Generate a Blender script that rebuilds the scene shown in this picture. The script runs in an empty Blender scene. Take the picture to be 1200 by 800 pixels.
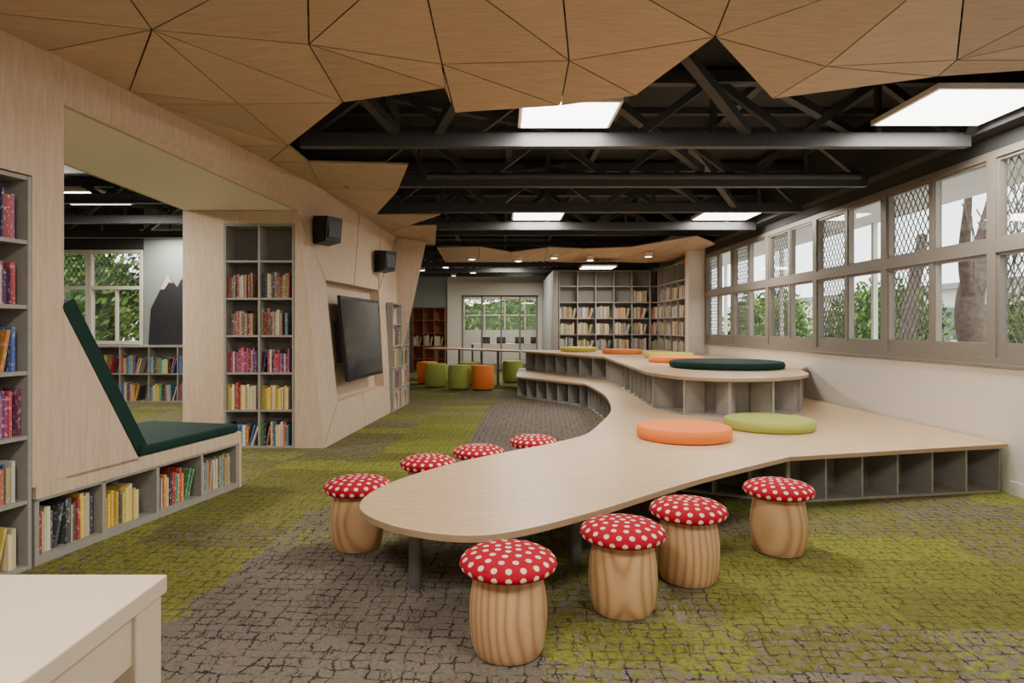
import bpy, bmesh, math, random
from mathutils import Vector, Matrix
random.seed(7)
R=random.random
def U(a,b): return a+(b-a)*R()

# ---------------------------------------------------------------- materials
def newmat(name):
    m=bpy.data.materials.new(name); m.use_nodes=True
    nt=m.node_tree; b=nt.nodes['Principled BSDF']
    return m,nt,b
def setin(n,k,v): n.inputs[k].default_value=v
def plain(name,col,rough=.6,noise=.06,scale=20,metal=0,bump=0,spec=.4):
    m,nt,b=newmat(name)
    tc=nt.nodes.new('ShaderNodeTexCoord'); nz=nt.nodes.new('ShaderNodeTexNoise')
    setin(nz,'Scale',scale); setin(nz,'Detail',4)
    nt.links.new(tc.outputs['Object'],nz.inputs['Vector'])
    r=nt.nodes.new('ShaderNodeValToRGB')
    r.color_ramp.elements[0].position=.3; r.color_ramp.elements[1].position=.7
    r.color_ramp.elements[0].color=(*[c*(1-noise) for c in col],1)
    r.color_ramp.elements[1].color=(*[min(1,c*(1+noise)) for c in col],1)
    nt.links.new(nz.outputs['Fac'],r.inputs['Fac']); nt.links.new(r.outputs['Color'],b.inputs['Base Color'])
    setin(b,'Roughness',rough); setin(b,'Metallic',metal); setin(b,'Specular IOR Level',spec)
    if bump:
        bp=nt.nodes.new('ShaderNodeBump'); setin(bp,'Strength',bump); setin(bp,'Distance',.01)
        nt.links.new(nz.outputs['Fac'],bp.inputs['Height']); nt.links.new(bp.outputs['Normal'],b.inputs['Normal'])
    return m
def wood(name,col,dark,sc,rough=.45,isl=.12,contrast=(.35,.7)):
    m,nt,b=newmat(name)
    tc=nt.nodes.new('ShaderNodeTexCoord'); mp=nt.nodes.new('ShaderNodeMapping')
    mp.inputs['Scale'].default_value=sc
    nt.links.new(tc.outputs['Object'],mp.inputs['Vector'])
    nz=nt.nodes.new('ShaderNodeTexNoise'); setin(nz,'Scale',2.2); setin(nz,'Detail',7); setin(nz,'Distortion',.8)
    nt.links.new(mp.outputs['Vector'],nz.inputs['Vector'])
    r=nt.nodes.new('ShaderNodeValToRGB')
    r.color_ramp.elements[0].position=contrast[0]; r.color_ramp.elements[1].position=contrast[1]
    r.color_ramp.elements[0].color=(*dark,1); r.color_ramp.elements[1].color=(*col,1)
    nt.links.new(nz.outputs['Fac'],r.inputs['Fac'])
    g=nt.nodes.new('ShaderNodeNewGeometry'); mr=nt.nodes.new('ShaderNodeMapRange')
    setin(mr,'To Min',1-isl); setin(mr,'To Max',1+isl)
    nt.links.new(g.outputs['Random Per Island'],mr.inputs['Value'])
    hs=nt.nodes.new('ShaderNodeHueSaturation')
    nt.links.new(mr.outputs['Result'],hs.inputs['Value']); nt.links.new(r.outputs['Color'],hs.inputs['Color'])
    nt.links.new(hs.outputs['Color'],b.inputs['Base Color'])
    setin(b,'Roughness',rough); setin(b,'Specular IOR Level',.35)
    return m
def emit(name,col,s):
    m,nt,b=newmat(name)
    setin(b,'Base Color',(*col,1)); setin(b,'Emission Color',(*col,1)); setin(b,'Emission Strength',s)
    return m
PLY_C=wood('birch_ply_ceiling',(.57,.415,.285),(.47,.335,.225),(2,16,16),.5,.13)
PLY_W=wood('birch_ply_wall',(.62,.485,.36),(.52,.39,.28),(14,14,1.6),.5,.05)
PLY_T=wood('birch_ply_table',(.66,.48,.295),(.56,.39,.23),(2,12,12),.38,.0)
PLYEDGE=plain('ply_edge',(.36,.25,.155),.5)
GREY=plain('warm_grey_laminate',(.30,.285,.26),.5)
GREYD=plain('dark_grey_panel',(.24,.225,.205),.6)  # darker grey for shelf and cubby backs and the neighbour's eaves
DARK=plain('charcoal_steel',(.046,.046,.050),.45)
ROOF=plain('charcoal_roof',(.040,.040,.042),.8)
WHITE=plain('white_plaster',(.72,.67,.60),.7,.02)
SOFF=plain('pale_soffit_laminate',(.90,.80,.73),.6,.02)
CREAM=plain('cream_laminate',(.52,.42,.33),.45,.02)
ALU=plain('taupe_aluminium',(.225,.20,.172),.45,.04,metal=.1)
MESHM=plain('grille_dark_wire',(.13,.12,.11),.5)
VINYL=plain('dark_green_vinyl',(.010,.034,.028),.75,.1,spec=.12)
ORANGE=plain('orange_wool',(.82,.22,.04),.85,.08,180,bump=.2)
LIME=plain('lime_wool',(.36,.40,.085),.85,.08,180,bump=.2)
YEL=plain('olive_yellow_wool',(.50,.46,.08),.85,.08,180,bump=.2)
RED=plain('red_fabric',(.40,.006,.024),.9,.12,150,bump=.15,spec=.15)
DOT=plain('cream_dot_print',(.76,.66,.54),.9,.03,spec=.15)
BLACK=plain('black_plastic',(.012,.012,.013),.4)
SCREEN=plain('tv_glass',(.035,.037,.04),.12,.02,spec=.6)
SILVER=plain('grey_metal_leg',(.20,.20,.20),.35,.03,metal=.6)
BROWN=plain('red_brown_laminate',(.24,.075,.03),.5)
TEAL=plain('sage_teal_paint',(.27,.31,.29),.8,.03)
MTN=plain('mountain_black_paint',(.022,.022,.028),.8)
SNOW=plain('mountain_tip_paint',(.65,.50,.44),.8)
PAVE=plain('paving',(.50,.48,.45),.9,.15,3)
BARK=plain('tree_bark',(.11,.08,.06),.9,.4,12,bump=.6)
BRICK=plain('brick_facade',(.35,.18,.12),.9,.2,8)
GLZ=plain('distant_glazing',(.08,.10,.11),.2,.1)
LAMP=emit('led_diffuser',(1,.97,.90),9)
DOWN=emit('downlight_lens',(1,.9,.75),12)

def leafmat():
    m,nt,b=newmat('leaf')
    g=nt.nodes.new('ShaderNodeNewGeometry'); r=nt.nodes.new('ShaderNodeValToRGB')
    r.color_ramp.elements[0].color=(.018,.045,.010,1); r.color_ramp.elements[1].color=(.17,.25,.055,1)
    nt.links.new(g.outputs['Random Per Island'],r.inputs['Fac']); nt.links.new(r.outputs['Color'],b.inputs['Base Color'])
    setin(b,'Roughness',.7); setin(b,'Specular IOR Level',.2)
    return m
LEAF=leafmat()
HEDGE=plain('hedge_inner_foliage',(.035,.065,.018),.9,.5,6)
def bookmat():
    m,nt,b=newmat('book_covers')
    a=nt.nodes.new('ShaderNodeVertexColor'); a.layer_name='Col'
    tc=nt.nodes.new('ShaderNodeTexCoord'); nz=nt.nodes.new('ShaderNodeTexNoise'); setin(nz,'Scale',45); setin(nz,'Detail',1)
    nt.links.new(tc.outputs['Object'],nz.inputs['Vector'])
    r=nt.nodes.new('ShaderNodeValToRGB'); r.color_ramp.interpolation='CONSTANT'
    r.color_ramp.elements[0].color=(0,0,0,1); r.color_ramp.elements[1].position=.62; r.color_ramp.elements[1].color=(.45,.45,.45,1)
    nt.links.new(nz.outputs['Fac'],r.inputs['Fac'])
    mx=nt.nodes.new('ShaderNodeMixRGB'); mx.blend_type='MIX'; mx.inputs['Color2'].default_value=(.7,.66,.58,1)
    nt.links.new(r.outputs['Color'],mx.inputs['Fac']); nt.links.new(a.outputs['Color'],mx.inputs['Color1'])
    nt.links.new(mx.outputs['Color'],b.inputs['Base Color']); setin(b,'Roughness',.5)
    return m
BOOK=bookmat()
def glassmat():
    m=bpy.data.materials.new('window_glass'); m.use_nodes=True; nt=m.node_tree
    for n in list(nt.nodes): nt.nodes.remove(n)
    o=nt.nodes.new('ShaderNodeOutputMaterial'); t=nt.nodes.new('ShaderNodeBsdfTransparent'); g=nt.nodes.new('ShaderNodeBsdfGlossy')
    g.inputs['Roughness'].default_value=.02; mx=nt.nodes.new('ShaderNodeMixShader'); mx.inputs[0].default_value=.05
    t.inputs[0].default_value=(.95,.97,.96,1)
    nt.links.new(t.outputs[0],mx.inputs[1]); nt.links.new(g.outputs[0],mx.inputs[2]); nt.links.new(mx.outputs[0],o.inputs[0])
    return m
GLASS=glassmat()
def stoolwood():
    m,nt,b=newmat('turned_pine')
    tc=nt.nodes.new('ShaderNodeTexCoord'); oi=nt.nodes.new('ShaderNodeObjectInfo')
    ad=nt.nodes.new('ShaderNodeVectorMath'); ad.operation='ADD'
    sc=nt.nodes.new('ShaderNodeVectorMath'); sc.operation='SCALE'; nt.links.new(oi.outputs['Random'],sc.inputs['Scale']); sc.inputs[0].default_value=(.12,.12,3)
    nt.links.new(tc.outputs['Object'],ad.inputs[0]); nt.links.new(sc.outputs[0],ad.inputs[1])
    mp=nt.nodes.new('ShaderNodeMapping'); mp.inputs['Scale'].default_value=(1,1,.30); mp.inputs['Rotation'].default_value=(.16,.1,0)
    mp.inputs['Location'].default_value=(.06,.03,0)
    nt.links.new(ad.outputs[0],mp.inputs['Vector'])
    w=nt.nodes.new('ShaderNodeTexWave'); w.wave_type='RINGS'; w.rings_direction='Z'
    setin(w,'Scale',8); setin(w,'Distortion',2.6); setin(w,'Detail',1.5); setin(w,'Detail Scale',1.0)
    nt.links.new(mp.outputs['Vector'],w.inputs['Vector'])
    r=nt.nodes.new('ShaderNodeValToRGB')
    r.color_ramp.elements[0].position=.0; r.color_ramp.elements[0].color=(.56,.345,.18,1)
    r.color_ramp.elements[1].position=1; r.color_ramp.elements[1].color=(.38,.205,.095,1)
    e=r.color_ramp.elements.new(.65); e.color=(.50,.295,.145,1)
    nt.links.new(w.outputs['Fac'],r.inputs['Fac']); nt.links.new(r.outputs['Color'],b.inputs['Base Color'])
    setin(b,'Roughness',.42)
    return m
PINE=stoolwood()

def carpet():
    m,nt,b=newmat('carpet_tiles'); L=nt.links.new
    tc=nt.nodes.new('ShaderNodeTexCoord').outputs['Object']
    def noise(v,s,d=3,ds=0):
        n=nt.nodes.new('ShaderNodeTexNoise'); setin(n,'Scale',s); setin(n,'Detail',d); setin(n,'Distortion',ds); L(v,n.inputs['Vector']); return n
    def vm(op,a,bv):
        n=nt.nodes.new('ShaderNodeVectorMath'); n.operation=op
        for i,x in enumerate((a,bv)):
            if x is None: continue
            if isinstance(x,(tuple,float,int)): n.inputs[i].default_value=x if isinstance(x,tuple) else (x,x,x)
            else: L(x,n.inputs[i])
        return n
    def ma(op,a,bv=None,clamp=False):
        n=nt.nodes.new('ShaderNodeMath'); n.operation=op; n.use_clamp=clamp
        for i,x in enumerate((a,bv)):
            if x is None: continue
            if isinstance(x,(float,int)): n.inputs[i].default_value=x
            else: L(x,n.inputs[i])
        return n.outputs[0]
    def mix(f,a,c):
        n=nt.nodes.new('ShaderNodeMixRGB')
        if isinstance(f,float): n.inputs[0].default_value=f
        else: L(f,n.inputs[0])
        for i,x in ((1,a),(2,c)):
            if isinstance(x,tuple): n.inputs[i].default_value=(*x,1)
            else: L(x,n.inputs[i])
        return n.outputs[0]
    rot=nt.nodes.new('ShaderNodeMapping'); rot.inputs['Rotation'].default_value=(0,0,.06); L(tc,rot.inputs['Vector']); co=rot.outputs['Vector']
    wob=vm('SUBTRACT',noise(co,5,5).outputs['Color'],.5).outputs[0]
    wob2=vm('MULTIPLY',wob,(.34,.34,0)).outputs[0]
    sn=vm('SNAP',vm('ADD',co,wob2).outputs[0],(.95,.48,50.)).outputs[0]
    def blob(cx,cy,rx,ry,amp):
        d=vm('DIVIDE',vm('SUBTRACT',sn,(cx-.4,cy-.2,0.)).outputs[0],(rx,ry,1000.)).outputs[0]
        l=vm('LENGTH',d,None).outputs['Value']
        return ma('MULTIPLY',ma('SUBTRACT',1.3,l,True),amp)
    base=noise(sn,.9,2).outputs['Fac']
    t=ma('SUBTRACT',base,.57)
    for a in ((-1.0,3.3,1.2,1.1,.55),(.1,10.5,1.0,4.2,.7),(-.3,8.0,.9,1.5,.6),(3.9,4.3,1.1,.5,.5),(1.9,2.7,1.0,.6,.3),(-.5,2.3,1.2,.8,.45),(-1.3,5.3,.7,.4,.35),(3.2,3.2,.8,.5,.25)):
        t=ma('ADD',t,blob(*a))
    for a in ((-1.6,6.5,1.1,1.2,.55),(2.4,4.0,1.1,.8,.45),(.6,6.5,.5,2.0,.2),(-2.0,3.6,.5,.6,.35),(.8,3.1,.5,.5,.3),(-1.6,9.5,.6,1.8,.4)):
        t=ma('SUBTRACT',t,blob(*a))
    fine=noise(co,20,6).outputs['Fac']
    t=ma('ADD',t,ma('MULTIPLY',ma('SUBTRACT',fine,.5),1.7))
    mask=ma('ADD',ma('MULTIPLY',t,5.),.5,True)   # 1=taupe
    dv=vm('MULTIPLY',vm('SUBTRACT',noise(co,6,2).outputs['Color'],.5).outputs[0],(.11,.09,0)).outputs[0]
    dv2=vm('MULTIPLY',vm('SUBTRACT',noise(co,55,4).outputs['Color'],.5).outputs[0],(.04,.04,0)).outputs[0]
    cod=vm('ADD',vm('ADD',co,dv).outputs[0],dv2).outputs[0]
    def grid(w,h,ms,off):
        br=nt.nodes.new('ShaderNodeTexBrick'); L(cod,br.inputs['Vector'])
        br.offset=off; setin(br,'Scale',1); setin(br,'Mortar Size',ms); setin(br,'Mortar Smooth',.6); setin(br,'Brick Width',w); setin(br,'Row Height',h)
        return br.outputs['Fac']
    g1=grid(.076,.076,.0066,.0); g2=grid(.038,.076,.004,.5)
    brk=ma('MULTIPLY',ma('SUBTRACT',noise(co,9,6).outputs['Fac'],.40),8.,True)
    brk2=ma('MULTIPLY',ma('SUBTRACT',noise(vm('ADD',co,(7.,3.,0.)).outputs[0],7,6).outputs['Fac'],.50),7.,True)
    lines=ma('MAXIMUM',ma('MULTIPLY',g1,brk,True),ma('MULTIPLY',g2,brk2,True))
    spk=ma('MULTIPLY',ma('SUBTRACT',noise(co,75,3).outputs['Fac'],.54),6.,True)
    lines=ma('MAXIMUM',lines,ma('MULTIPLY',spk,.3))
    tau=mix(noise(co,50,4).outputs['Fac'],(.098,.083,.070),(.225,.192,.16))
    tau=mix(ma('MULTIPLY',lines,.93),tau,(.014,.015,.018))
    gv=ma('MULTIPLY',ma('SUBTRACT',noise(sn,1.7,2).outputs['Fac'],.4),4.,True)
    gr=mix(gv,(.145,.145,.033),(.235,.26,.042))
    gr=mix(ma('MULTIPLY',ma('SUBTRACT',noise(co,32,6).outputs['Fac'],.44),3.5,True),gr,(.10,.088,.034))
    gr=mix(ma('MULTIPLY',lines,.7),gr,(.022,.022,.012))
    col=mix(mask,gr,tau)
    L(col,b.inputs['Base Color']); setin(b,'Roughness',.95); setin(b,'Specular IOR Level',.08)
    bp=nt.nodes.new('ShaderNodeBump'); setin(bp,'Strength',.35); setin(bp,'Distance',.01)
    L(noise(co,160,3).outputs['Fac'],bp.inputs['Height']); L(bp.outputs['Normal'],b.inputs['Normal'])
    return m
CARPET=carpet()

# ---------------------------------------------------------------- mesh builder
class MB:
    def __init__(s,M=None): s.v=[];s.f=[];s.mi=[];s.c=[];s.m=[];s.sm=[];s.M=M or Matrix()
    def add(s,vs,fs,mat,col=None,smooth=False):
        if mat not in s.m: s.m.append(mat)
        k=s.m.index(mat); o=len(s.v)
        s.v+=[s.M@Vector(p) for p in vs]
        for f in fs: s.f.append([i+o for i in f]); s.mi.append(k); s.c.append(col or (1,1,1)); s.sm.append(smooth)
    BF=[(0,3,2,1),(4,5,6,7),(0,1,5,4),(1,2,6,5),(2,3,7,6),(3,0,4,7)]
    def box(s,x0,x1,y0,y1,z0,z1,mat,col=None,shear=0):
        s.add([(x0,y0,z0),(x1,y0,z0),(x1,y1,z0),(x0,y1,z0),(x0+shear,y0,z1),(x1+shear,y0,z1),(x1+shear,y1,z1),(x0+shear,y1,z1)],s.BF,mat,col)
    def slab(s,pts,off,mat,emat=None):
        n=len(pts); off=Vector(off); P=[Vector(p) for p in pts]; Q=[p+off for p in P]
        s.add(P+Q,[list(range(n))[::-1],[n+i for i in range(n)]],mat)
        s.add(P+Q,[(i,(i+1)%n,n+(i+1)%n,n+i) for i in range(n)],emat or mat)
    def prism(s,pts,z0,z1,mat,emat=None): s.slab([(p[0],p[1],z0) for p in pts],(0,0,z1-z0),mat,emat)
    def xz(s,pts,y0,y1,mat,emat=None): s.slab([(p[0],y0,p[1]) for p in pts],(0,y1-y0,0),mat,emat)
    def cyl(s,cx,cy,z0,z1,r,mat,n=28,r2=None):
        r2=r if r2 is None else r2
        a=[2*math.pi*i/n for i in range(n)]
        vs=[(cx+r*math.cos(t),cy+r*math.sin(t),z0) for t in a]+[(cx+r2*math.cos(t),cy+r2*math.sin(t),z1) for t in a]
        s.add(vs,[(i,(i+1)%n,n+(i+1)%n,n+i) for i in range(n)],mat,smooth=True)
        s.add(vs,[list(range(n))[::-1],[n+i for i in range(n)]],mat)
    def lathe(s,prof,mat,n=40,cx=0,cy=0):
        vs=[];fs=[]
        for r,z in prof:
            for i in range(n):
                t=2*math.pi*i/n; vs.append((cx+r*math.cos(t),cy+r*math.sin(t),z))
        for j in range(len(prof)-1):
            for i in range(n):
                a=j*n+i;b=j*n+(i+1)%n; fs.append((a,b,b+n,a+n))
        fs.append(list(range(n))[::-1]); fs.append([(len(prof)-1)*n+i for i in range(n)])
        s.add(vs,fs,mat,smooth=True)
    def beam(s,p,q,w,h,mat):
        p=Vector(p);q=Vector(q);d=(q-p).normalized()
        up=Vector((0,0,1)) if abs(d.z)<.95 else Vector((0,1,0))
        a=d.cross(up).normalized()*w/2; b=a.cross(d).normalized()*h/2
        vs=[p-a-b,p+a-b,p+a+b,p-a+b,q-a-b,q+a-b,q+a+b,q-a+b]
        s.add(vs,[(0,3,2,1),(4,5,6,7),(0,1,5,4),(1,2,6,5),(2,3,7,6),(3,0,4,7)],mat)
    def done(s,name,bevel=0,loc=None,parent=None,split=True):
        me=bpy.data.meshes.new(name); me.from_pydata([tuple(v) for v in s.v],[],s.f)
        for m in s.m: me.materials.append(m)
        ca=me.color_attributes.new('Col','FLOAT_COLOR','CORNER')
        for i,p in enumerate(me.polygons):
            p.material_index=s.mi[i]; p.use_smooth=s.sm[i]
            for li in p.loop_indices: ca.data[li].color=(*s.c[i],1)
        bm=bmesh.new(); bm.from_mesh(me)
        if any(s.sm): bmesh.ops.remove_doubles(bm,verts=bm.verts,dist=1e-5)
        bmesh.ops.recalc_face_normals(bm,faces=bm.faces); bm.to_mesh(me); bm.free()
        o=bpy.data.objects.new(name,me); bpy.context.collection.objects.link(o)
        if loc: o.location=loc
        if parent: o.parent=parent
        if bevel:
            md=o.modifiers.new('b','BEVEL'); md.width=bevel; md.segments=2; md.limit_method='ANGLE'; md.angle_limit=math.radians(40)
        elif any(s.sm):
            md=o.modifiers.new('e','EDGE_SPLIT'); md.split_angle=math.radians(40)
        return o

def frame(A,B,z=0):
    d=Vector((B[0]-A[0],B[1]-A[1])); L=d.length; a=math.atan2(d.y,d.x)
    return Matrix.Translation((A[0],A[1],z))@Matrix.Rotation(a,4,'Z'),L

PAL_MANGA=[(.65,.45,.06),(.7,.56,.14),(.6,.38,.05),(.65,.57,.35),(.1,.1,.12),(.4,.06,.05),(.7,.52,.08),(.62,.57,.45)]
PAL_MIX=[(.5,.05,.05),(.06,.12,.36),(.62,.52,.38),(.04,.04,.05),(.6,.26,.05),(.08,.26,.12),(.62,.58,.52),(.32,.08,.16),(.6,.5,.1),(.12,.32,.4)]
PAL_RED=[(.35,.03,.05),(.28,.04,.12),(.16,.04,.18),(.42,.06,.08),(.07,.04,.13),(.3,.08,.2),(.5,.42,.38)]
PAL_BLUE=[(.06,.16,.4),(.04,.09,.22),(.12,.28,.38),(.45,.45,.42),(.04,.04,.05),(.06,.12,.3),(.4,.12,.07),(.5,.42,.2)]
PAL_TAN=[(.52,.4,.25),(.6,.52,.4),(.35,.14,.08),(.15,.22,.32),(.24,.28,.14),(.58,.54,.48),(.48,.29,.12)]
PAL_DARK=[(.14,.1,.08),(.3,.2,.12),(.06,.06,.07),(.4,.3,.18),(.3,.08,.06),(.1,.15,.22),(.45,.38,.3),(.35,.28,.08)]
def fillbooks(mb,x0,x1,y0,depth,z0,hmax,pal,full=1.0,tk=(.014,.034),hs=1.0):
    x=x0+.005; end=x0+(x1-x0)*full; base=U(.72,.86)
    hmax*=hs
    while x<end-.04:
        t=U(*tk); h=hmax*(base+U(-.1,.08)); c=random.choice(pal); g=U(.7,1.2)
        if R()<.03: x+=U(.01,.04)
        sh=0
        if R()<.05 and x<end-.12: sh=U(.03,.06)
        mb.box(x,x+t-.0015,y0+U(0,.02),y0+depth*U(.75,.95),z0,z0+h,BOOK,tuple(min(1,k*g) for k in c),sh); x+=t+sh
    if full<.97 and x+.13<x1:
        mb.box(x,x+.022,y0,y0+depth*.8,z0,z0+hmax*.75,BOOK,random.choice(pal),.07)
        mb.box(x+.03,x+.052,y0,y0+depth*.8,z0,z0+hmax*.7,BOOK,random.choice(pal),.08)
def shelf_unit(name,A,B,z0,z1,depth,cols,rows,mat=GREY,back=GREYD,books=None,t=.025,rowz=None,kick=0,pars=None):
    M,L=frame(A,B); mb=MB(M); bb=MB(M); 
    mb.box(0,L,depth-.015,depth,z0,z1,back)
    zs=rowz or [z0+(z1-z0)*i/rows for i in range(rows+1)]
    w=(L-t)/cols
    for i in range(cols+1): mb.box(i*w,i*w+t,0,depth-.015,z0,z1,mat)
    for j,z in enumerate(zs):
        zz=min(max(z-(t/2),z0),z1-t)
        for i in range(cols): mb.box(i*w+t,(i+1)*w,.004,depth-.015,zz,zz+t,mat)
    o=mb.done(name)
    if books:
        for j in range(len(zs)-1):
            for i in range(cols):
                spec=books(i,j)
                if spec:
                    pal,full=spec; zb=min(max(zs[j]-t/2,z0),z1-t)+t
                    fillbooks(bb,i*w+t,(i+1)*w,.03,depth*.75,zb,zs[j+1]-t/2-zb,pal,full,**(pars or {}))
        if bb.v: bb.done('library_books',parent=o)
    return o

# ---------------------------------------------------------------- room shell
b=MB(); b.box(-12,6.0,-2.2,27.2,-.1,0,CARPET); b.done('floor')
b=MB(); b.box(-12.2,5.2,-2.2,27.2,4.0,4.1,ROOF); b.done('ceiling')
b=MB(); b.box(-12,4.75,-2.3,-2.2,0,4.0,WHITE); b.done('wall_rear')
b=MB(); b.box(4.6,4.75,-2.2,14.67,0,1.15,WHITE); b.box(4.6,4.75,14.67,27.2,0,4.0,WHITE); b.box(4.6,4.75,-2.2,-.8,1.15,3.15,WHITE)
b.box(4.6,4.75,-2.2,14.67,3.15,4.0,ROOF)
b.box(4.42,4.6,-2.2,14.67,3.3,4.0,ROOF); b.done('wall_right')
b=MB(); b.box(4.585,4.6,-2.2,5.86,0,.12,WHITE); b.done('baseboard_right')
SP=1.7176; n=0
for i in range(-4,5):
    y0=6.08+SP*i; y1=y0+SP; n+=1
    w=MB(); xa,xb=4.585,4.70
    pw=.055
    w.box(xa,xb,y0,y0+pw,1.16,3.15,ALU); w.box(xa,xb,y1-pw,y1,1.16,3.15,ALU)
    y0+=pw; y1-=pw; ym=(y0+y1)/2
    w.box(xa,xb,y0,y1,1.16,1.22,ALU); w.box(xa,xb,y0,y1,3.08,3.15,ALU)
    w.box(xa+.02,xb,y0,y1,1.22,1.33,ALU)
    w.box(xa,xb,y0,y1,2.20,2.32,ALU)
    for (za,zb) in ((1.33,2.20),(2.32,3.08)):
        w.box(xa+.01,xb-.01,ym-.03,ym+.03,za,zb,ALU)
        for (pa,pb) in ((y0,ym-.03),(ym+.03,y1)):
            f=.028
            w.box(xa+.02,xb-.03,pa,pa+f,za,zb,ALU); w.box(xa+.02,xb-.03,pb-f,pb,za,zb,ALU)
            w.box(xa+.02,xb-.03,pa+f,pb-f,za,za+f,ALU); w.box(xa+.02,xb-.03,pa+f,pb-f,zb-f,zb,ALU)
            w.box(4.652,4.656,pa+f,pb-f,za+f,zb-f,GLASS)
        pa,pb=ym+.05,y1-.02; H=zb-za-.04; W=pb-pa; st=.085; za2=za+.02
        for sgn in (1,-1):
            c=-H*.6
            while c<W+H*.6:
                k=.6
                if sgn>0: f0=lambda z:c+k*z
                else: f0=lambda z:c+k*(H-z)
                N=24; seg=[z for z in [H*q/N for q in range(N+1)] if 0<=f0(z)<=W]
                if len(seg)>=2:
                    za_,zb_=seg[0],seg[-1]
                    w.beam((4.675,pa+f0(za_),za2+za_),(4.675,pa+f0(zb_),za2+zb_),.009,.009,MESHM)
                c+=st
    w.done('window_%d'%n)
b=MB(); b.box(4.57,4.60,-.8,14.67,1.135,1.158,ALU); b.done('trim_1')

# ---------------------------------------------------------------- left plywood portal wall
LM=Matrix.Translation((-3.852,0,0))@Matrix.Rotation(math.atan2(.9752,.2214),4,'Z')
b=MB(LM)
b.box(-2.2,2.6,0,.05,0,3.38,PLY_W)
b.box(2.6,4.153,0,.05,2.45,3.38,PLY_W)
b.done('wall_left')
b=MB(LM)
b.xz([(4.153,.5),(5.03,.5),(4.379,1.61),(4.379,2.97),(4.379,3.38),(4.153,3.38)],0,.04,PLY_W,PLYEDGE)
b.xz([(4.17,.52),(5.0,.52),(4.36,1.61),(4.36,2.97),(4.17,2.97)],.04,1.05,PLY_W)
b.box(4.17,4.36,.04,1.05,2.97,3.27,PLY_W)
b.done('wall_nook_jamb')
b=MB(LM); b.box(-2.2,4.17,1.05,1.10,0,3.3,PLY_W); b.done('wall_left_backing')
b=MB()
b.slab([(-2.885,4.27,2.97),(-2.54,8.09,2.96),(-2.28,8.09,3.28),(-2.28,8.09,3.40),(-2.90,4.16,3.40),(-2.90,4.16,3.28)],(-.04,0,0),PLY_W)
b.slab([(-2.90,4.29,2.975),(-2.56,8.09,2.965),(-3.94,8.09,2.965),(-3.88,4.29,2.975)],(0,0,.03),SOFF)
b.slab([(-3.88,4.29,2.97),(-3.94,8.09,2.97),(-3.94,8.09,3.4),(-3.88,4.29,3.4)],(-.04,0,0),PLY_W)
b.done('wall_portal_header')
def tvx(Y,z):
    f=(Y-8.09)/4.86; near=-2.21-.33*z/2.96 if z<=2.96 else -2.54+.26*min(1,(z-2.96)/.32)
    far=-1.87-.08*z/3.28
    return near+(far-near)*f
b=MB()
b.box(-3.94,-3.47,8.09,8.13,0,2.96,PLY_W)
b.box(-3.47,-2.585,8.09,8.13,2.80,2.96,PLY_W)
b.xz([(-2.585,0),(-2.21,0),(-2.54,2.96),(-2.585,2.96)],8.09,8.13,PLY_W)
b.done('wall_column_face')
b=MB()
b.box(-3.98,-3.94,8.09,13.0,0,3.6,PLY_W)
b.box(-3.94,-2.2,12.95,13.0,0,3.3,PLY_W); b.done('wall_column_side')
b=MB()
Ys=[8.09,8.75,11.15,12.95]; Zs=[0,.5,2.15,2.96,3.28,3.40]
for i in range(3):
    for j in range(5):
        if i==1 and j==1: continue
        b.add([(tvx(Ys[i],Zs[j]),Ys[i],Zs[j]),(tvx(Ys[i+1],Zs[j]),Ys[i+1],Zs[j]),(tvx(Ys[i+1],Zs[j+1]),Ys[i+1],Zs[j+1]),(tvx(Ys[i],Zs[j+1]),Ys[i],Zs[j+1])],[(0,1,2,3)],PLY_W)
D=.16
q=[(8.75,.5),(11.15,.5),(11.15,2.15),(8.75,2.15)]
F=[(tvx(y,z),y,z) for y,z in q]; G=[(tvx(y,z)-D,y,z) for y,z in q]
b.add(F+G,[(4,5,6,7)]+[(k,(k+1)%4,4+(k+1)%4,4+k) for k in range(4)],PLY_W)
b.add([(-2.54,8.09,2.96),(-2.28,8.09,3.28),(-2.6,8.09,3.28)],[(0,1,2)],PLY_W)
o=b.done('wall_television_side')
b=MB()
def joint(p,q,w=.008):
    (y0,z0),(y1,z1)=p,q
    b.beam((tvx(y0,z0)+.001,y0,z0),(tvx(y1,z1)+.001,y1,z1),w,w,PLYEDGE)
joint((8.1,2.9),(8.75,2.15)); joint((8.1,.05),(8.75,.5)); joint((11.15,2.15),(12.3,3.2)); joint((11.15,.5),(12.6,.02)); joint((11.15,2.15),(11.15,3.25)); joint((9.9,.02),(9.9,.5)); joint((9.9,2.15),(9.9,3.25))
b.done('trim_3')
b=MB(); b.box(-3.98,-3.94,13.0,22.8,0,4.0,WHITE); b.done('wall_left_far')
b=MB(); b.xz([(-2.25,3.25),(-1.44,3.12),(-1.86,1.15),(-1.98,1.15)],12.3,12.34,PLY_W,PLYEDGE); b.done('trim_2')

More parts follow.
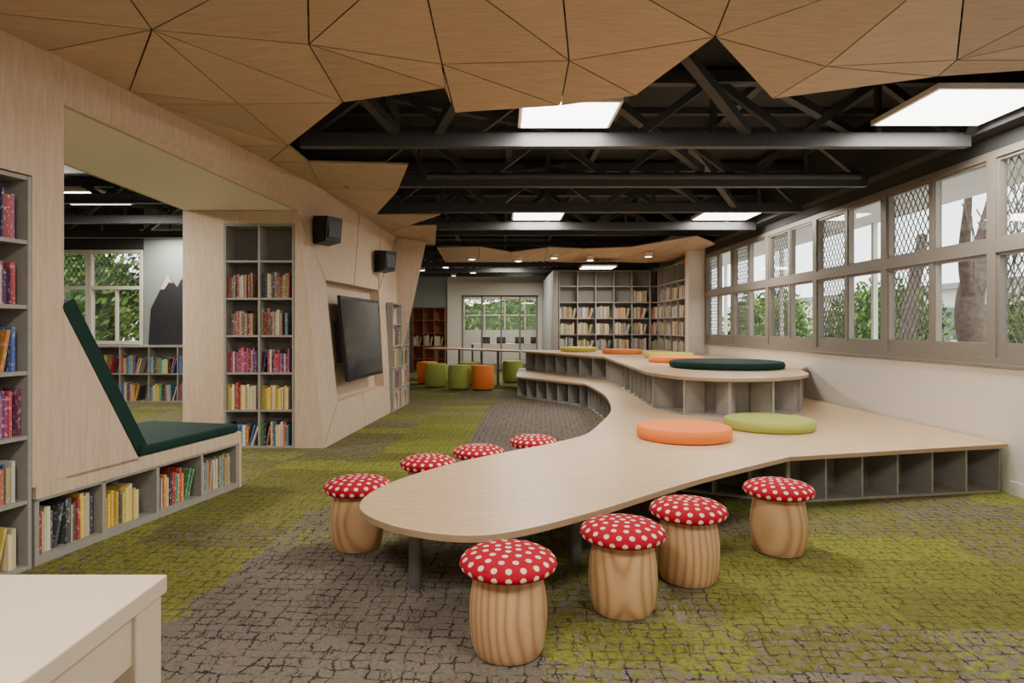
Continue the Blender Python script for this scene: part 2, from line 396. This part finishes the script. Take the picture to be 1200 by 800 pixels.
def pt(s,t=0): v=LM@Vector((s,t,0)); return (v.x,v.y)
pals=[PAL_MANGA,PAL_BLUE,PAL_RED,PAL_MIX,PAL_RED,PAL_RED]
shelf_unit('built_in_bookcase',pt(2.62),pt(4.15),0,2.44,.34,2,6,books=lambda i,j:(pals[j],.97),rowz=[0,.42,.82,1.22,1.63,2.03,2.44],pars=dict(hs=.88))
b=MB(LM)
b.box(4.18,6.286,0,1.02,.42,.52,PLY_W); b.box(6.25,6.286,0,1.02,0,.42,PLY_W)
b.box(4.18,6.25,.97,1.02,0,.42,PLY_W); b.box(4.18,6.25,.01,.36,0,.05,GREY)
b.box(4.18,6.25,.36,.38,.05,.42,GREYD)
ws=(6.25-4.18)/4
for i in range(4):
    b.box(4.18+ws*i,4.21+ws*i,.01,.36,.05,.42,GREY)
b.box(6.22,6.25,.01,.36,.05,.42,GREY); b.box(4.18,6.25,.01,.36,.40,.42,GREY)
nook=b.done('reading_nook_bench')
bb=MB(LM)
pp=[PAL_MANGA,PAL_MANGA,PAL_MIX,PAL_TAN]; ff=[1,.8,.72,1]
for i in range(4): fillbooks(bb,4.215+ws*i,4.18+ws*(i+1)-.01,.05,.25,.05,.34,pp[i],ff[i])
bb.done('library_books',parent=nook)
b=MB(LM)
b.box(5.04,6.25,.0,.98,.525,.60,VINYL); b.done('seat_cushion',bevel=.02,parent=nook)
b=MB(LM)
b.xz([(5.03,.605),(5.10,.605),(4.45,1.70),(4.375,1.66),(4.37,1.63),(5.015,.54)],-.005,.98,VINYL); b.done('backrest_cushion',bevel=.015,parent=nook)

def cb(i,j):
    if j==5: return None
    return ([PAL_MIX,PAL_MANGA,PAL_RED,PAL_DARK,PAL_DARK][j],.93 if i else [.7,.95,.97,.85,.85][j])
shelf_unit('tall_bookcase',(-3.465,8.085),(-2.59,8.085),0,2.795,.34,2,6,books=cb,pars=dict(tk=(.018,.04),hs=.82))

b=MB()
ya,yb=9.0,10.8
def tq(y0,y1,z0,z1,off,th,mat):
    b.slab([(tvx(y0,z0)+off,y0,z0),(tvx(y1,z0)+off,y1,z0),(tvx(y1,z1)+off,y1,z1),(tvx(y0,z1)+off,y0,z1)],(th,0,0),mat)
tq(9.3,10.5,1.0,1.6,-.155,.20,BLACK)
tq(ya,yb,.75,1.95,.045,.045,BLACK); tq(ya+.045,yb-.045,.80,1.90,.09,.003,SCREEN)
b.done('wall_television')
for (y,z,s) in ((8.6,2.77,1),(11.1,2.62,1)):
    b=MB(); x=tvx(y,z)
    b.box(-.03,.08,-.04,.04,-.05,.05,BLACK)
    b.xz([(.08,-.18),(.30,-.15),(.33,.17),(.08,.19)],-.14,.14,BLACK)
    b.box(.318,.325,-.11,.11,-.10,.14,DARK)
    o=b.done('wall_speaker',bevel=.01,loc=(x,y,z)); o.rotation_euler=(0,0,-.5)
shelf_unit('end_bookcase',(-1.93,11.5),(-1.84,12.9),0,1.95,.12,2,5,books=lambda i,j:(PAL_MIX,.85) if j<4 else None)

# ---------------------------------------------------------------- ceiling ply panels
V={0:(-2.91,4.15,1.77),1:(-3.03,3.6,1.77),2:(-2.02,3.745,1.72),3:(-2.80,4.87,1.77),4:(-2.76,5.13,1.77),5:(-2.045,5.05,1.74),
6:(-2.005,6.09,1.71),7:(-1.226,5.01,1.74),8:(-1.225,4.12,1.80),9:(-1.85,2.94,1.72),10:(-.409,4.71,1.74),11:(-.408,4.43,1.80),
12:(-.40,3.05,1.78),13:(-.924,3.08,1.80),14:(-.371,5.13,1.70),15:(.459,4.42,1.82),16:(.456,5.03,1.72),17:(1.004,4.86,1.74),
18:(1.305,3.97,1.78),19:(.27,3.08,1.80),20:(1.18,3.08,1.80),21:(2.16,4.32,1.74),22:(2.01,4.82,1.70),23:(3.07,4.575,1.77),
24:(3.06,4.36,1.80),25:(2.22,3.08,1.80),26:(4.40,4.3,1.77),27:(3.2,3.1,1.8),28:(4.58,3.1,1.79),29:(-2.57,6.3,1.77),
30:(-1.94,6.5,1.66),31:(-.923,6.44,1.62),33:(-1.85,9.55,1.66),35:(-1.25,7.79,1.64),37:(-.90,9.64,1.68),38:(-1.55,10.7,1.68),39:(-1.06,10.6,1.67),
40:(-1.38,13.5,1.72),41:(-2.48,6.9,1.77),42:(-2.28,8.2,1.76),43:(-2.15,10.0,1.74),44:(-2.06,11.8,1.72),45:(-1.95,13.4,1.74),
50:(-3.5,-2,1.8),51:(-1.85,-2,1.8),52:(-.924,-2,1.8),53:(-.4,-2,1.8),54:(.27,-2,1.8),55:(1.18,-2,1.8),56:(2.22,-2,1.8),57:(3.2,-2,1.8),58:(4.58,-2,1.8)}
T=[(1,0,2),(1,2,9),(0,3,2),(3,4,5),(3,5,2),(4,29,6),(4,6,5),(2,5,7),(5,6,7),(2,7,8),(2,8,13),(2,13,9),(8,7,10),(8,10,11),(8,11,12),(8,12,13),
(10,14,11),(11,14,16),(11,16,15),(12,11,15),(12,15,19),(15,16,17),(15,17,18),(15,18,19),(19,18,20),(18,22,21),(18,21,25),(18,25,20),(21,22,23),(21,23,24),(21,24,25),
(24,23,26),(24,26,28),(24,28,27),(24,27,25),
(29,41,6),(6,41,30),(41,42,30),(30,31,35),(30,35,42),(42,35,33),(42,33,43),(33,37,38),(43,33,38),(43,38,44),(38,39,40),(38,40,44),(44,40,45),
(1,9,50),(9,51,50),(9,13,51),(13,52,51),(13,12,52),(12,53,52),(12,19,53),(19,54,53),(19,20,54),(20,55,54),(20,25,55),(25,56,55),(25,27,56),(27,57,56),(27,28,57),(28,58,57)]
def panel(mb,a,bq,c,g=.005,th=.02,mat=PLY_C):
    P=[Vector(a),Vector(bq),Vector(c)]
    la=(P[1]-P[2]).length; lb=(P[0]-P[2]).length; lc=(P[0]-P[1]).length; per=la+lb+lc
    inc=(P[0]*la+P[1]*lb+P[2]*lc)/per
    nrm=(P[1]-P[0]).cross(P[2]-P[0]); area=nrm.length/2; r=2*area/per; f=max(0,1-g/r)
    nrm.normalize()
    if nrm.z<0: nrm=-nrm
    mb.slab([inc+(p-inc)*f for p in P],nrm*th,mat,PLYEDGE)
b=MB()
for t in T: panel(b,*[(V[i][0],V[i][1],V[i][2]+1.5) for i in t])
b.done('plywood_ceiling_panels')
b=MB()
near=[(-1.4,13.9,3.22),(-.45,13.3,3.16),(.2,14.6,3.2),(.95,13.4,3.16),(1.8,14.3,3.24),(2.7,13.5,3.18),(3.7,12.3,3.24),(4.5,13.6,3.26)]
far=[(-1.5,17.2,3.24),(-.6,16.6,3.18),(.3,17.4,3.26),(1.1,16.6,3.2),(1.9,17.3,3.24),(2.9,16.7,3.2),(3.8,17.2,3.22),(4.5,17,3.24)]
for i in range(7):
    panel(b,near[i],near[i+1],far[i]); panel(b,near[i+1],far[i+1],far[i])
b.done('plywood_ceiling_panels')
b=MB(); 
for (x,y) in ((-.7,15.2),(.4,15.6),(1.2,14.9),(2.1,15.4),(3.3,14.6)): b.cyl(x,y,3.10,3.2,.09,WHITE,20); b.cyl(x,y,3.095,3.10,.07,DOWN,20)
for (x,y) in ((-1.6,18.5),(-2.4,19.5),(-.9,20.3),(-2.8,21.2),(-1.6,21.6)): b.cyl(x,y,3.3,4.0,.02,DARK,8); b.cyl(x,y,3.22,3.3,.1,WHITE,20); b.cyl(x,y,3.215,3.22,.08,DOWN,20)
b.done('ceiling_downlights')

# ---------------------------------------------------------------- trusses & roof framing
def truss(Y,x0,x1,z0=3.27,z1=3.86,bay=.78,ph=0):
    b=MB()
    b.box(x0,x1,Y-.05,Y+.05,z0-.065,z0+.065,DARK); b.box(x0,x1,Y-.05,Y+.05,z1-.06,z1+.06,DARK)
    x=x0+ph; up=True
    while x<x1-.3:
        xe=min(x+bay,x1)
        if up: b.beam((x,Y,z0),(xe,Y,z1),.07,.07,DARK)
        else: b.beam((x,Y,z1),(xe,Y,z0),.07,.07,DARK); b.beam((x,Y,z0),(x,Y,z1),.05,.05,DARK)
        up=not up; x=xe
    b.done('roof_truss')
for i,Y in enumerate((6.14,7.86,9.58,11.30,13.02,18.2,19.9,21.6)):
    truss(Y,-1.90 if i<5 else -3.9,4.41,z0=3.27 if i!=4 else 3.42,ph=.12*i)
for i,Y in enumerate((5.5,7.2,8.9,10.6,12.3)): truss(Y,-11.9,-4.1,ph=.1*i)
b=MB()
for x in (-9,-7,-5,-1.2,.1,1.3,2.6,3.8):
    b.box(x-.04,x+.04,-2,22.3,3.915,3.995,DARK)
for y in [0.5+1.15*i for i in range(19)]: b.box(-12,4.4,y-.04,y+.04,3.93,3.99,DARK)
for (p,q) in (((-1.8,6.2,3.86),(.8,7.8,3.86)),((1.2,4.9,3.8),(2.3,6.1,3.35)),((2.6,6.2,3.8),(4.3,7.8,3.8)),((-1.0,6.1,3.35),(-1.6,4.9,3.85)),((3.9,4.9,3.85),(4.4,6.1,3.35)),((0.9,6.2,3.8),(2.4,7.8,3.4)),
              ((-.2,7.9,3.3),(.9,9.5,3.86)),((2.2,7.9,3.86),(3.4,9.5,3.3)),((1.4,7.9,3.3),(.4,9.5,3.86)),((-.6,9.6,3.86),(.7,11.3,3.86)),((2.0,9.6,3.86),(3.2,11.3,3.86)),((2.7,4.9,3.4),(1.9,6.1,3.85)),((.1,4.6,3.85),(-.6,6.1,3.35))):
    b.beam(p,q,.085,.085,DARK)
b.done('roof_framing')
b=MB(Matrix.Translation((0,7.78,3.32))@Matrix.Rotation(math.pi/2,4,'Y'))
b.cyl(0,0,-.9,4.3,.045,DARK,16); b.done('ceiling_pipe')

# ---------------------------------------------------------------- LED panels
def lamp(x0,x1,y0,y1,z=3.36,power=45,area=True):
    b=MB(); b.box(x0-.03,x1+.03,y0-.03,y1+.03,z+.006,z+.05,WHITE); b.box(x0,x1,y0,y1,z,z+.008,LAMP)
    b.box((x0+x1)/2-.01,(x0+x1)/2+.01,(y0+y1)/2-.01,(y0+y1)/2+.01,z+.05,3.93,DARK); o=b.done('led_ceiling_light')
    if area:
        l=bpy.data.lights.new('led_area','AREA'); l.shape='RECTANGLE'; l.size=x1-x0-.02; l.size_y=y1-y0-.02; l.energy=power; l.color=(1,.91,.79)
        lo=bpy.data.objects.new('lamp_glow',l); lo.location=((x0+x1)/2,(y0+y1)/2,z-.01); bpy.context.collection.objects.link(lo); lo.parent=o
lamp(.18,.97,5.35,6.0,3.35,95); lamp(3.42,4.35,5.06,5.93,3.35,80)
lamp(.2,1.0,10.5,11.2,power=110); lamp(3.3,4.2,10.5,11.2,power=80)
lamp(-.3,.6,18.8,19.6,power=100); lamp(.2,1.0,20.5,21.2,area=False); lamp(2.0,2.8,15.9,16.6,3.0,power=60)  # last panel is added to brighten the back shelves
lamp(-6.5,-5.6,8.9,9.8,power=130); lamp(-7.0,-6.2,12.6,13.2,power=60); lamp(-6.0,-5.1,6.1,7.0,power=200)  # last panel is added out of sight to brighten the portal soffit
lamp(-1.6,-.8,.2,1.0,3.2,115); lamp(1.4,2.2,.2,1.0,3.2,115)  # unseen panels near the camera, added as fill light

# ---------------------------------------------------------------- platform table
def smooth(pts,closed=False,n=6):
    out=[]
    for i in range(len(pts)-1):
        p0=pts[max(i-1,0)];p1=pts[i];p2=pts[i+1];p3=pts[min(i+2,len(pts)-1)]
        for k in range(n):
            t=k/n
            out.append(tuple(.5*((2*p1[c])+(-p0[c]+p2[c])*t+(2*p0[c]-5*p1[c]+4*p2[c]-p3[c])*t*t+(-p0[c]+3*p1[c]-3*p2[c]+p3[c])*t**3) for c in (0,1)))
    out.append(pts[-1]); return out
edge=smooth([(1.01,6.9),(.80,6.35),(.40,5.85),(.0875,5.54),(-.323,5.1),(-.66,4.6),(-.82,4.2),(-.85,3.91),(-.77,3.66),(-.53,3.41),(-.207,3.28),(.08,3.36),(.55,3.73),(1.37,4.5),(2.34,5.28)])
inner=smooth([(.31,14.0),(1.42,12.4),(1.58,11.9),(1.62,10.6),(1.57,9.6),(1.38,8.2),(1.01,6.9)])
outline=[(4.58,5.87),(4.58,14.66),(4.2,14.66),(4.2,17.0),(.45,17.0)]+inner+edge[1:]
b=MB(); b.prism(outline,.415,.45,PLY_T,PLYEDGE)
table=b.done('platform_reading_table')
def cubbies(line,ns,z0,z1,depth=.36):
    mb=MB()
    for k in range(len(line)-1):
        M,L=frame(line[k],line[k+1]); mb.M=M; n=ns[k]; t=.018; w=(L-t)/n
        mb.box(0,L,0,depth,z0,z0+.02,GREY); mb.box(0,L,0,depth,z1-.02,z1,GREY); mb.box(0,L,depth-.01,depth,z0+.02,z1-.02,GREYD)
        for i in range(n+1): mb.box(i*w,i*w+t,0,depth-.01,z0+.02,z1-.02,GREY)
    mb.M=Matrix(); return mb
m=cubbies([(1.62,5.98),(2.45,5.55),(4.56,5.93)],[3,6],0,.413); o=m.done('front_cubbies',parent=table)
m=cubbies([(.34,14.1),(1.50,12.35)],[6],0,.413); m.done('far_cubbies',parent=table)
m=cubbies([(1.62,12.2),(1.66,10.7),(1.62,9.7),(1.46,8.4)],[4,3,4],0,.413,.3); m.done('side_cubbies',parent=table)
b=MB(); b.slab([(1.46,8.4,0),(1.12,7.0,0),(1.12,7.0,.414),(1.46,8.4,.414)],(.02,0,0),GREY)
b.slab([(1.12,7.0,0),(1.62,5.98,0),(1.62,5.98,.414),(1.12,7.0,.414)],(.02,0,0),GREY); b.done('base_panels',parent=table)
b=MB()
for (x,y) in ((-.50,3.76),(.47,4.14),(.1,4.9),(1.35,5.15)): b.cyl(x,y,0,.415,.038,SILVER,24); b.cyl(x,y,.405,.415,.075,SILVER,24)
b.done('table_legs',parent=table)
front=[(.51,16.3),(2.05,12.97),(1.97,10.25),(1.90,8.47),(2.13,7.75),(2.62,7.44),(3.22,7.56),(3.75,7.98),(4.0,8.5)]
up=front[:3]+smooth(front[3:],n=5)+smooth([(4.0,8.5),(4.2,9.1),(4.58,9.7)],n=5)[1:]
up=up+[(4.58,14.66),(4.2,14.66),(4.2,17.0),(.55,17.0)]
b=MB(); b.prism(up,.885,.92,PLY_T,PLYEDGE); upper=b.done('upper_platform_shelf',parent=table)
m=cubbies([(.60,16.3),(2.10,13.0)],[7],.45,.884); m.done('upper_left_cubbies',parent=table)
m=cubbies([(2.10,12.95),(2.03,10.25),(1.97,8.47)],[5,5],.45,.884,.34); m.done('upper_side_cubbies',parent=table)
m=cubbies([(1.97,8.47),(2.19,7.80),(2.64,7.51),(3.20,7.63),(3.71,8.04),(3.95,8.5),(4.15,9.1)],[1,1,1,1,1,1],.45,.884,.3); m.done('upper_round_cubbies',parent=table)
b=MB(); b.prism([(.45,16.3),(-2.3,18.95),(-1.9,19.5),(.52,17.0)],.885,.92,PLY_T,PLYEDGE)
for (x,y) in ((-.55,17.55),(-.1,17.1),(-1.9,18.9),(-1.2,18.2)): b.cyl(x,y+.12,0,.885,.035,SILVER,16)
b.done('counter_table')

def cushion(name,x,y,z,r,h,mat):
    b=MB(); c=.028
    prof=[(r-c*1.5,0),(r-c*.4,c*.3),(r,c),(r+.006,h/2),(r,h-c),(r-c*.4,h-c*.3),(r-c*1.4,h),(r*.5,h+.008),(.01,h+.01)]
    b.lathe(prof,mat,56); return b.done(name,loc=(x,y,z))
cushion('round_floor_cushion',1.74,6.2,.45,.44,.125,ORANGE)
cushion('round_floor_cushion',2.80,6.8,.45,.45,.11,LIME)
cushion('round_floor_cushion',3.28,9.5,.92,.80,.10,VINYL)
cushion('round_floor_cushion',2.95,11.0,.92,.45,.10,ORANGE)
cushion('round_floor_cushion',3.2,12.4,.92,.45,.11,YEL)
cushion('round_floor_cushion',2.71,14.6,.92,.45,.10,ORANGE)
cushion('round_floor_cushion',1.88,15.9,.92,.45,.11,YEL)
def pouf(x,y,mat):
    b=MB(); b.cyl(0,0,0,.03,.24,BLACK,32)
    b.lathe([(.26,.03),(.275,.05),(.28,.3),(.275,.55),(.255,.59),(.1,.60),(.01,.60)],mat,36); b.done('pouf_stool',loc=(x,y,0))
pouf(-1.67,16.5,LIME); pouf(-1.04,15.9,LIME); pouf(-.46,15.7,ORANGE); pouf(-2.0,17.4,ORANGE); pouf(-.85,17.2,LIME); pouf(.3,17.9,LIME)

# mushroom stools
def stool(x,y,rot):
    e=bpy.data.objects.new('mushroom_stool',None); bpy.context.collection.objects.link(e); e.location=(x,y,0); e.rotation_euler=(0,0,rot)
    b=MB(); b.lathe([(.138,0),(.152,.005),(.163,.025),(.173,.07),(.180,.13),(.182,.19),(.178,.25),(.169,.31),(.160,.36),(.157,.385)],PINE,48)
    b.done('turned_base',parent=e)
    Rr=.226
    prof=[(.14,.375),(.19,.377),(.212,.385),(.224,.400),(.226,.412)]
    z1=.412
    top=[(Rr*math.cos(a)**.72 if a<1.56 else .004,z1+.066*math.sin(a)) for a in [math.pi/2*i/12 for i in range(1,13)]]
    b=MB(); b.lathe(prof+top,RED,56); b.done('cushion_cap',parent=e)
    curve=[(0.001,z1+.066)]+[(r,z) for r,z in reversed(prof[1:]+top[:-1])]
    S=[0]
    for i in range(1,len(curve)): S.append(S[-1]+math.hypot(curve[i][0]-curve[i-1][0],curve[i][1]-curve[i-1][1]))
    def at(s):
        for i in range(1,len(S)):
            if s<=S[i]:
                f=(s-S[i-1])/(S[i]-S[i-1]); return (curve[i-1][0]+(curve[i][0]-curve[i-1][0])*f, curve[i-1][1]+(curve[i][1]-curve[i-1][1])*f)
        return curve[-1]
    b=MB()
    def surf(cs,ca,dx,dy):
        s=abs(cs+dx)
        r,z=at(s)
        r2,z2=at(s+.003); r1,z1=at(max(0,s-.003)); tx,tz=r2-r1,z2-z1; l=math.hypot(tx,tz) or 1
        nr,nz=-tz/l,tx/l
        a=ca+(dy/max(r,.02) if cs>.01 else 0)
        if cs<=.01:
            rad=math.hypot(dx,dy); r,z=at(rad); return (r*math.cos(math.atan2(dy,dx)),r*math.sin(math.atan2(dy,dx)),z+.0012)
        return (((r+nr*.0012))*math.cos(a),(r+nr*.0012)*math.sin(a),z+abs(nz)*.0012)
    rd=.0145
    for k,(s,nn) in enumerate(((0,1),(.054,6),(.108,11),(.162,16),(.213,20),(.258,22))):
        for i in range(nn):
            ca=2*math.pi*(i+.5*(k%2))/nn; vs=[surf(s,ca,0,0)]
            for ring in (.5,1):
                for q in range(14): vs.append(surf(s,ca,rd*ring*math.cos(2*math.pi*q/14),rd*ring*math.sin(2*math.pi*q/14)))
            fs=[(0,1+q,1+(q+1)%14) for q in range(14)]+[(1+q,15+q,15+(q+1)%14,1+(q+1)%14) for q in range(14)]
            b.add(vs,fs,DOT)
    b.done('polka_dots',parent=e)
for i,(x,y) in enumerate(((.03,3.02),(.645,3.46),(1.112,3.87),(1.86,4.36),(-.99,4.45),(-.59,5.2),(-.2,5.66),(.30,6.17))): stool(x,y,i*1.3)

# ---------------------------------------------------------------- foreground desk
b=MB()
b.box(-2.3,-.747,.25,1.45,.91,.95,CREAM)
b.box(-.80,-.765,.30,1.36,.80,.91,CREAM); b.box(-2.2,-.80,1.38,1.42,.70,.91,CREAM)
b.box(-.83,-.755,1.34,1.44,0,.91,CREAM); b.box(-.83,-.755,.30,.38,0,.80,CREAM); b.box(-2.25,-2.17,1.34,1.44,0,.91,CREAM); b.box(-2.25,-2.17,.30,.38,0,.91,CREAM)
b.box(-1.5,-1.46,.4,1.38,.25,.91,CREAM); b.box(-2.2,-.84,.35,1.38,.22,.25,CREAM)
b.done('librarian_desk',bevel=.004)

# ---------------------------------------------------------------- far shelving and back wall
shelf_unit('corner_bookcase',(1.56,17.68),(4.56,17.68),0,3.07,.36,6,7,books=lambda i,j:(PAL_TAN,U(.45,.9)) if 2<=j<5 or (j==5 and i==4) else None,pars=dict(tk=(.02,.05),hs=.9))
shelf_unit('corner_bookcase',(4.24,17.66),(4.24,15.0),0,3.07,.34,4,7,books=lambda i,j:(PAL_TAN,U(.4,.9)) if 2<=j<6 else None,pars=dict(tk=(.02,.05),hs=.9))
b=MB(); b.box(4.24,4.6,14.7,14.98,0,3.3,WHITE); b.done('wall_nib')
b=MB(); b.box(1.40,1.54,17.66,22.3,0,3.07,GREY); b.done('wall_partition')
b=MB()
b.box(-3.94,-1.88,22.5,22.7,0,4.0,TEAL); b.box(-1.88,-1.4,22.4,22.5,0,3.07,WHITE); b.box(1.25,4.6,22.5,22.7,0,4.0,WHITE)
b.box(-1.88,1.25,22.5,22.7,2.63,4.0,WHITE); b.box(-1.88,1.4,22.38,22.5,2.63,3.07,WHITE); b.box(1.25,1.4,22.4,22.5,0,2.63,WHITE)
b.box(-1.88,-1.4,22.5,22.7,0,2.63,WHITE); b.done('wall_back')
b=MB()
for x in (-1.4,-.72,-.05,.6,1.19): b.box(x,x+.06,22.52,22.58,0,2.63,ALU)
for z in (0,2.57): b.box(-1.4,1.25,22.52,22.58,z,z+.06,ALU)
b.box(-1.4,1.25,22.545,22.55,.06,2.57,GLASS); b.done('door_1')
b=MB(); b.box(-3.94,4.6,27,27.15,0,1.35,WHITE); b.box(-3.94,4.6,27,27.15,2.75,4.0,WHITE)
b.box(-3.94,-1.6,27,27.15,1.35,2.75,WHITE); b.box(2.0,4.6,27,27.15,1.35,2.75,WHITE); b.done('wall_far_room')
b=MB()
for x in (-1.6,-.75,.1,.95,1.94): b.box(x,x+.06,27.0,27.08,1.35,2.75,WHITE)
for z in (1.35,2.0,2.69): b.box(-1.6,2.0,27.0,27.08,z,z+.06,WHITE)
b.done('window_30')
b=MB(); b.box(-1.2,1.6,24.6,25.3,.86,.90,WHITE)
for x in (-1.15,1.5): b.box(x,x+.05,24.65,25.25,0,.86,DARK)
for x in (-.8,-.2,.5,1.1): b.box(x,x+.35,24.75,24.80,.90,1.15,BLACK); b.box(x+.15,x+.2,24.8,24.84,.90,1.0,BLACK)
b.done('computer_desk')
lamp(-.4,.5,24.4,25.2,power=80)
shelf_unit('brown_bookcase',(-3.05,22.1),(-1.92,22.1),0,2.2,.36,3,5,mat=BROWN,back=BROWN,books=lambda i,j:(PAL_TAN,.6) if j==2 else None)

# ---------------------------------------------------------------- adjoining room
b=MB(); WY=13.5
b.box(-12,-3.98,WY,WY+.15,0,1.15,WHITE); b.box(-7.45,-3.98,WY,WY+.15,1.15,4.0,TEAL); b.box(-12,-7.45,WY,WY+.15,3.12,4.0,ROOF)
b.done('wall_adjoining_back')
b=MB(); b.box(-12.1,-12,-2.2,13.65,0,4.0,WHITE); b.done('wall_adjoining_left')
for i in range(4):
    x1=-7.47-1.13*i; x0=x1-1.12; w=MB()
    w.box(x0,x0+.06,WY-.02,WY+.1,1.16,3.12,WHITE); w.box(x1-.06,x1,WY-.02,WY+.1,1.16,3.12,WHITE)
    for z in (1.16,2.3,3.05): w.box(x0+.06,x1-.06,WY-.02,WY+.1,z,z+.07,WHITE)
    w.box((x0+x1)/2-.02,(x0+x1)/2+.02,WY,WY+.08,1.23,2.3,WHITE)
    w.box(x0+.06,x1-.06,WY+.05,WY+.055,1.23,3.05,GLASS)
    H=.65; W=x1-x0-.12
    for sgn in (1,-1):
        c=-.6*H
        while c<W+.6*H:
            f0=(lambda z:c+.6*z) if sgn>0 else (lambda z:c+.6*(H-z))
            seg=[H*q/16 for q in range(17) if 0<=f0(H*q/16)<=W]
            if len(seg)>1: w.beam((x0+.06+f0(seg[0]),WY+.075,2.38+seg[0]),(x0+.06+f0(seg[-1]),WY+.075,2.38+seg[-1]),.009,.009,MESHM)
            c+=.1
    w.done('window_%d'%(20+i))
b=MB()
def tri(pts,y,m): b.xz(pts,y,y+.006,m)
y=WY-.012
tri([(-7.35,1.15),(-5.6,1.15),(-5.9,2.0),(-6.25,2.3),(-6.5,2.85),(-6.75,2.35),(-6.95,2.6),(-7.3,1.9)],y,MTN)
tri([(-6.5,2.86),(-6.36,2.5),(-6.44,2.58),(-6.52,2.42),(-6.60,2.55),(-6.66,2.5)],y-.008,SNOW)
tri([(-6.95,2.61),(-6.84,2.43),(-6.92,2.45),(-7.02,2.3),(-7.1,2.3)],y-.008,SNOW)
tri([(-5.7,1.15),(-4.4,1.15),(-4.8,2.1),(-5.1,2.6),(-5.4,2.0)],y,MTN)
b.done('mountain_mural')
shelf_unit('low_bookcase',(-8.9,13.1),(-4.2,13.1),.0,1.13,.36,8,2,mat=GREY,books=lambda i,j:(PAL_MIX,U(.4,.9)),pars=dict(tk=(.03,.06),hs=.8))
# ---------------------------------------------------------------- outdoors
b=MB(); b.box(-60,60,-30,80,-.35,-.15,PAVE); b.done('ground')
def bush(name,x,y,z,rx,ry,rz,nl,s=.12):
    b=MB()
    # leafy core: lumpy inner mass so the plant is dense
    n,m=18,12; vs=[];fs=[]
    for j in range(m+1):
        for i in range(n):
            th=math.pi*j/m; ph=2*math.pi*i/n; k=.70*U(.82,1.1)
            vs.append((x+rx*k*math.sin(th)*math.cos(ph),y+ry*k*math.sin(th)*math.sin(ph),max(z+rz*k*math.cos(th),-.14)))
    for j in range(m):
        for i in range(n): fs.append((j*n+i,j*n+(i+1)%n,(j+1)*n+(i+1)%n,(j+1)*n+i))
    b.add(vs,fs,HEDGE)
    for i in range(nl):
        d=Vector((random.gauss(0,1),random.gauss(0,1),random.gauss(0,1))).normalized()*(.62+.38*R())
        c=Vector((x+d.x*rx,y+d.y*ry,max(z+d.z*rz,-.1))); a=Vector((U(-1,1),U(-1,1),U(-1,1))).normalized(); t=a.orthogonal().normalized(); u=a.cross(t)
        q=s*U(.6,1.3)
        b.add([c-t*q,c+u*q*.45,c+t*q,c-u*q*.45],[(0,1,2,3)],LEAF)
    b.done(name)
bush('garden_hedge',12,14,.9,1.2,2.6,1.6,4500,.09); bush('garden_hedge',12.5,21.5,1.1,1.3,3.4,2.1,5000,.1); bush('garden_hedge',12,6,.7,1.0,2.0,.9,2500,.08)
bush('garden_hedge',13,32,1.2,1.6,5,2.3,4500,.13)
bush('garden_tree',-9.5,22,2.0,3.5,1.6,2.0,5500,.12); bush('garden_tree',-15,23,2.4,3,1.6,2.6,3500,.14); bush('garden_tree',1,36,1.7,6,1.6,1.9,4500,.14)
def tree(pts,rad,name='tree_trunk'):
    cu=bpy.data.curves.new(name,'CURVE'); cu.dimensions='3D'; cu.bevel_depth=1; cu.bevel_resolution=4
    sp=cu.splines.new('BEZIER'); sp.bezier_points.add(len(pts)-1)
    for p,bp,r in zip(pts,sp.bezier_points,rad): bp.co=p; bp.radius=r; bp.handle_left_type=bp.handle_right_type='AUTO'
    o=bpy.data.objects.new(name,cu); cu.materials.append(BARK); bpy.context.collection.objects.link(o); return o
tk=tree([(9.2,12.5,-.2),(9.1,12.4,.9),(8.8,12.2,1.9),(9.2,12.4,3.0),(9.5,12.3,4.5)],[.40,.30,.24,.18,.12])
tree([(8.85,12.2,1.9),(8.5,11.9,2.7),(8.2,11.4,3.8)],[.14,.11,.06],'tree_limb').parent=tk
tree([(11,17.6,-.2),(10.9,17.4,1.5),(11.3,17.4,4)],[.25,.2,.12])
for k in range(70):
    x=U(8,9.8); y=U(8.3,12.5); z=U(2.4,3.6); tree([(x,y,z+.6),(x+U(-.2,.2),y+U(-.2,.2),z),(x+U(-.3,.3),y+U(-.3,.3),z-U(.6,1.5))],[.013,.009,.005],'drooping_twig').parent=tk
b=MB(); b.box(20,20.3,-5,44,-.15,3.2,WHITE)
for i in range(13): b.box(19.96,20,-3+3.5*i,-1.2+3.5*i,1.0,2.4,GLZ)
b.box(19.5,20.5,-5,44,3.2,3.45,GREYD); b.box(18.6,18.8,-5,44,-.15,.9,BRICK); b.done('neighbouring_building')
b=MB(); b.box(5.0,7.0,-3,24,3.45,3.52,WHITE)
for y in (0,4.0,8.0,12.0,16,20): b.box(6.88,6.96,y,y+.08,-.15,3.45,WHITE)
b.done('covered_walkway')

# ---------------------------------------------------------------- world, camera
w=bpy.data.worlds.new('World'); bpy.context.scene.world=w; w.use_nodes=True
bg=w.node_tree.nodes['Background']; bg.inputs[0].default_value=(.95,.965,1,1); bg.inputs[1].default_value=4.3
sun=bpy.data.lights.new('sun','SUN'); sun.energy=3.0; sun.angle=.2; so=bpy.data.objects.new('sun',sun); so.rotation_euler=(.5,-.25,.4); bpy.context.collection.objects.link(so)
cam=bpy.data.cameras.new('camera'); co=bpy.data.objects.new('camera',cam); bpy.context.collection.objects.link(co)
co.location=(0,0,1.5); co.rotation_euler=(math.pi/2,0,0); cam.sensor_width=36; cam.lens=22.8; cam.shift_x=.01; cam.shift_y=-.0133; cam.clip_start=.05
bpy.context.scene.camera=co
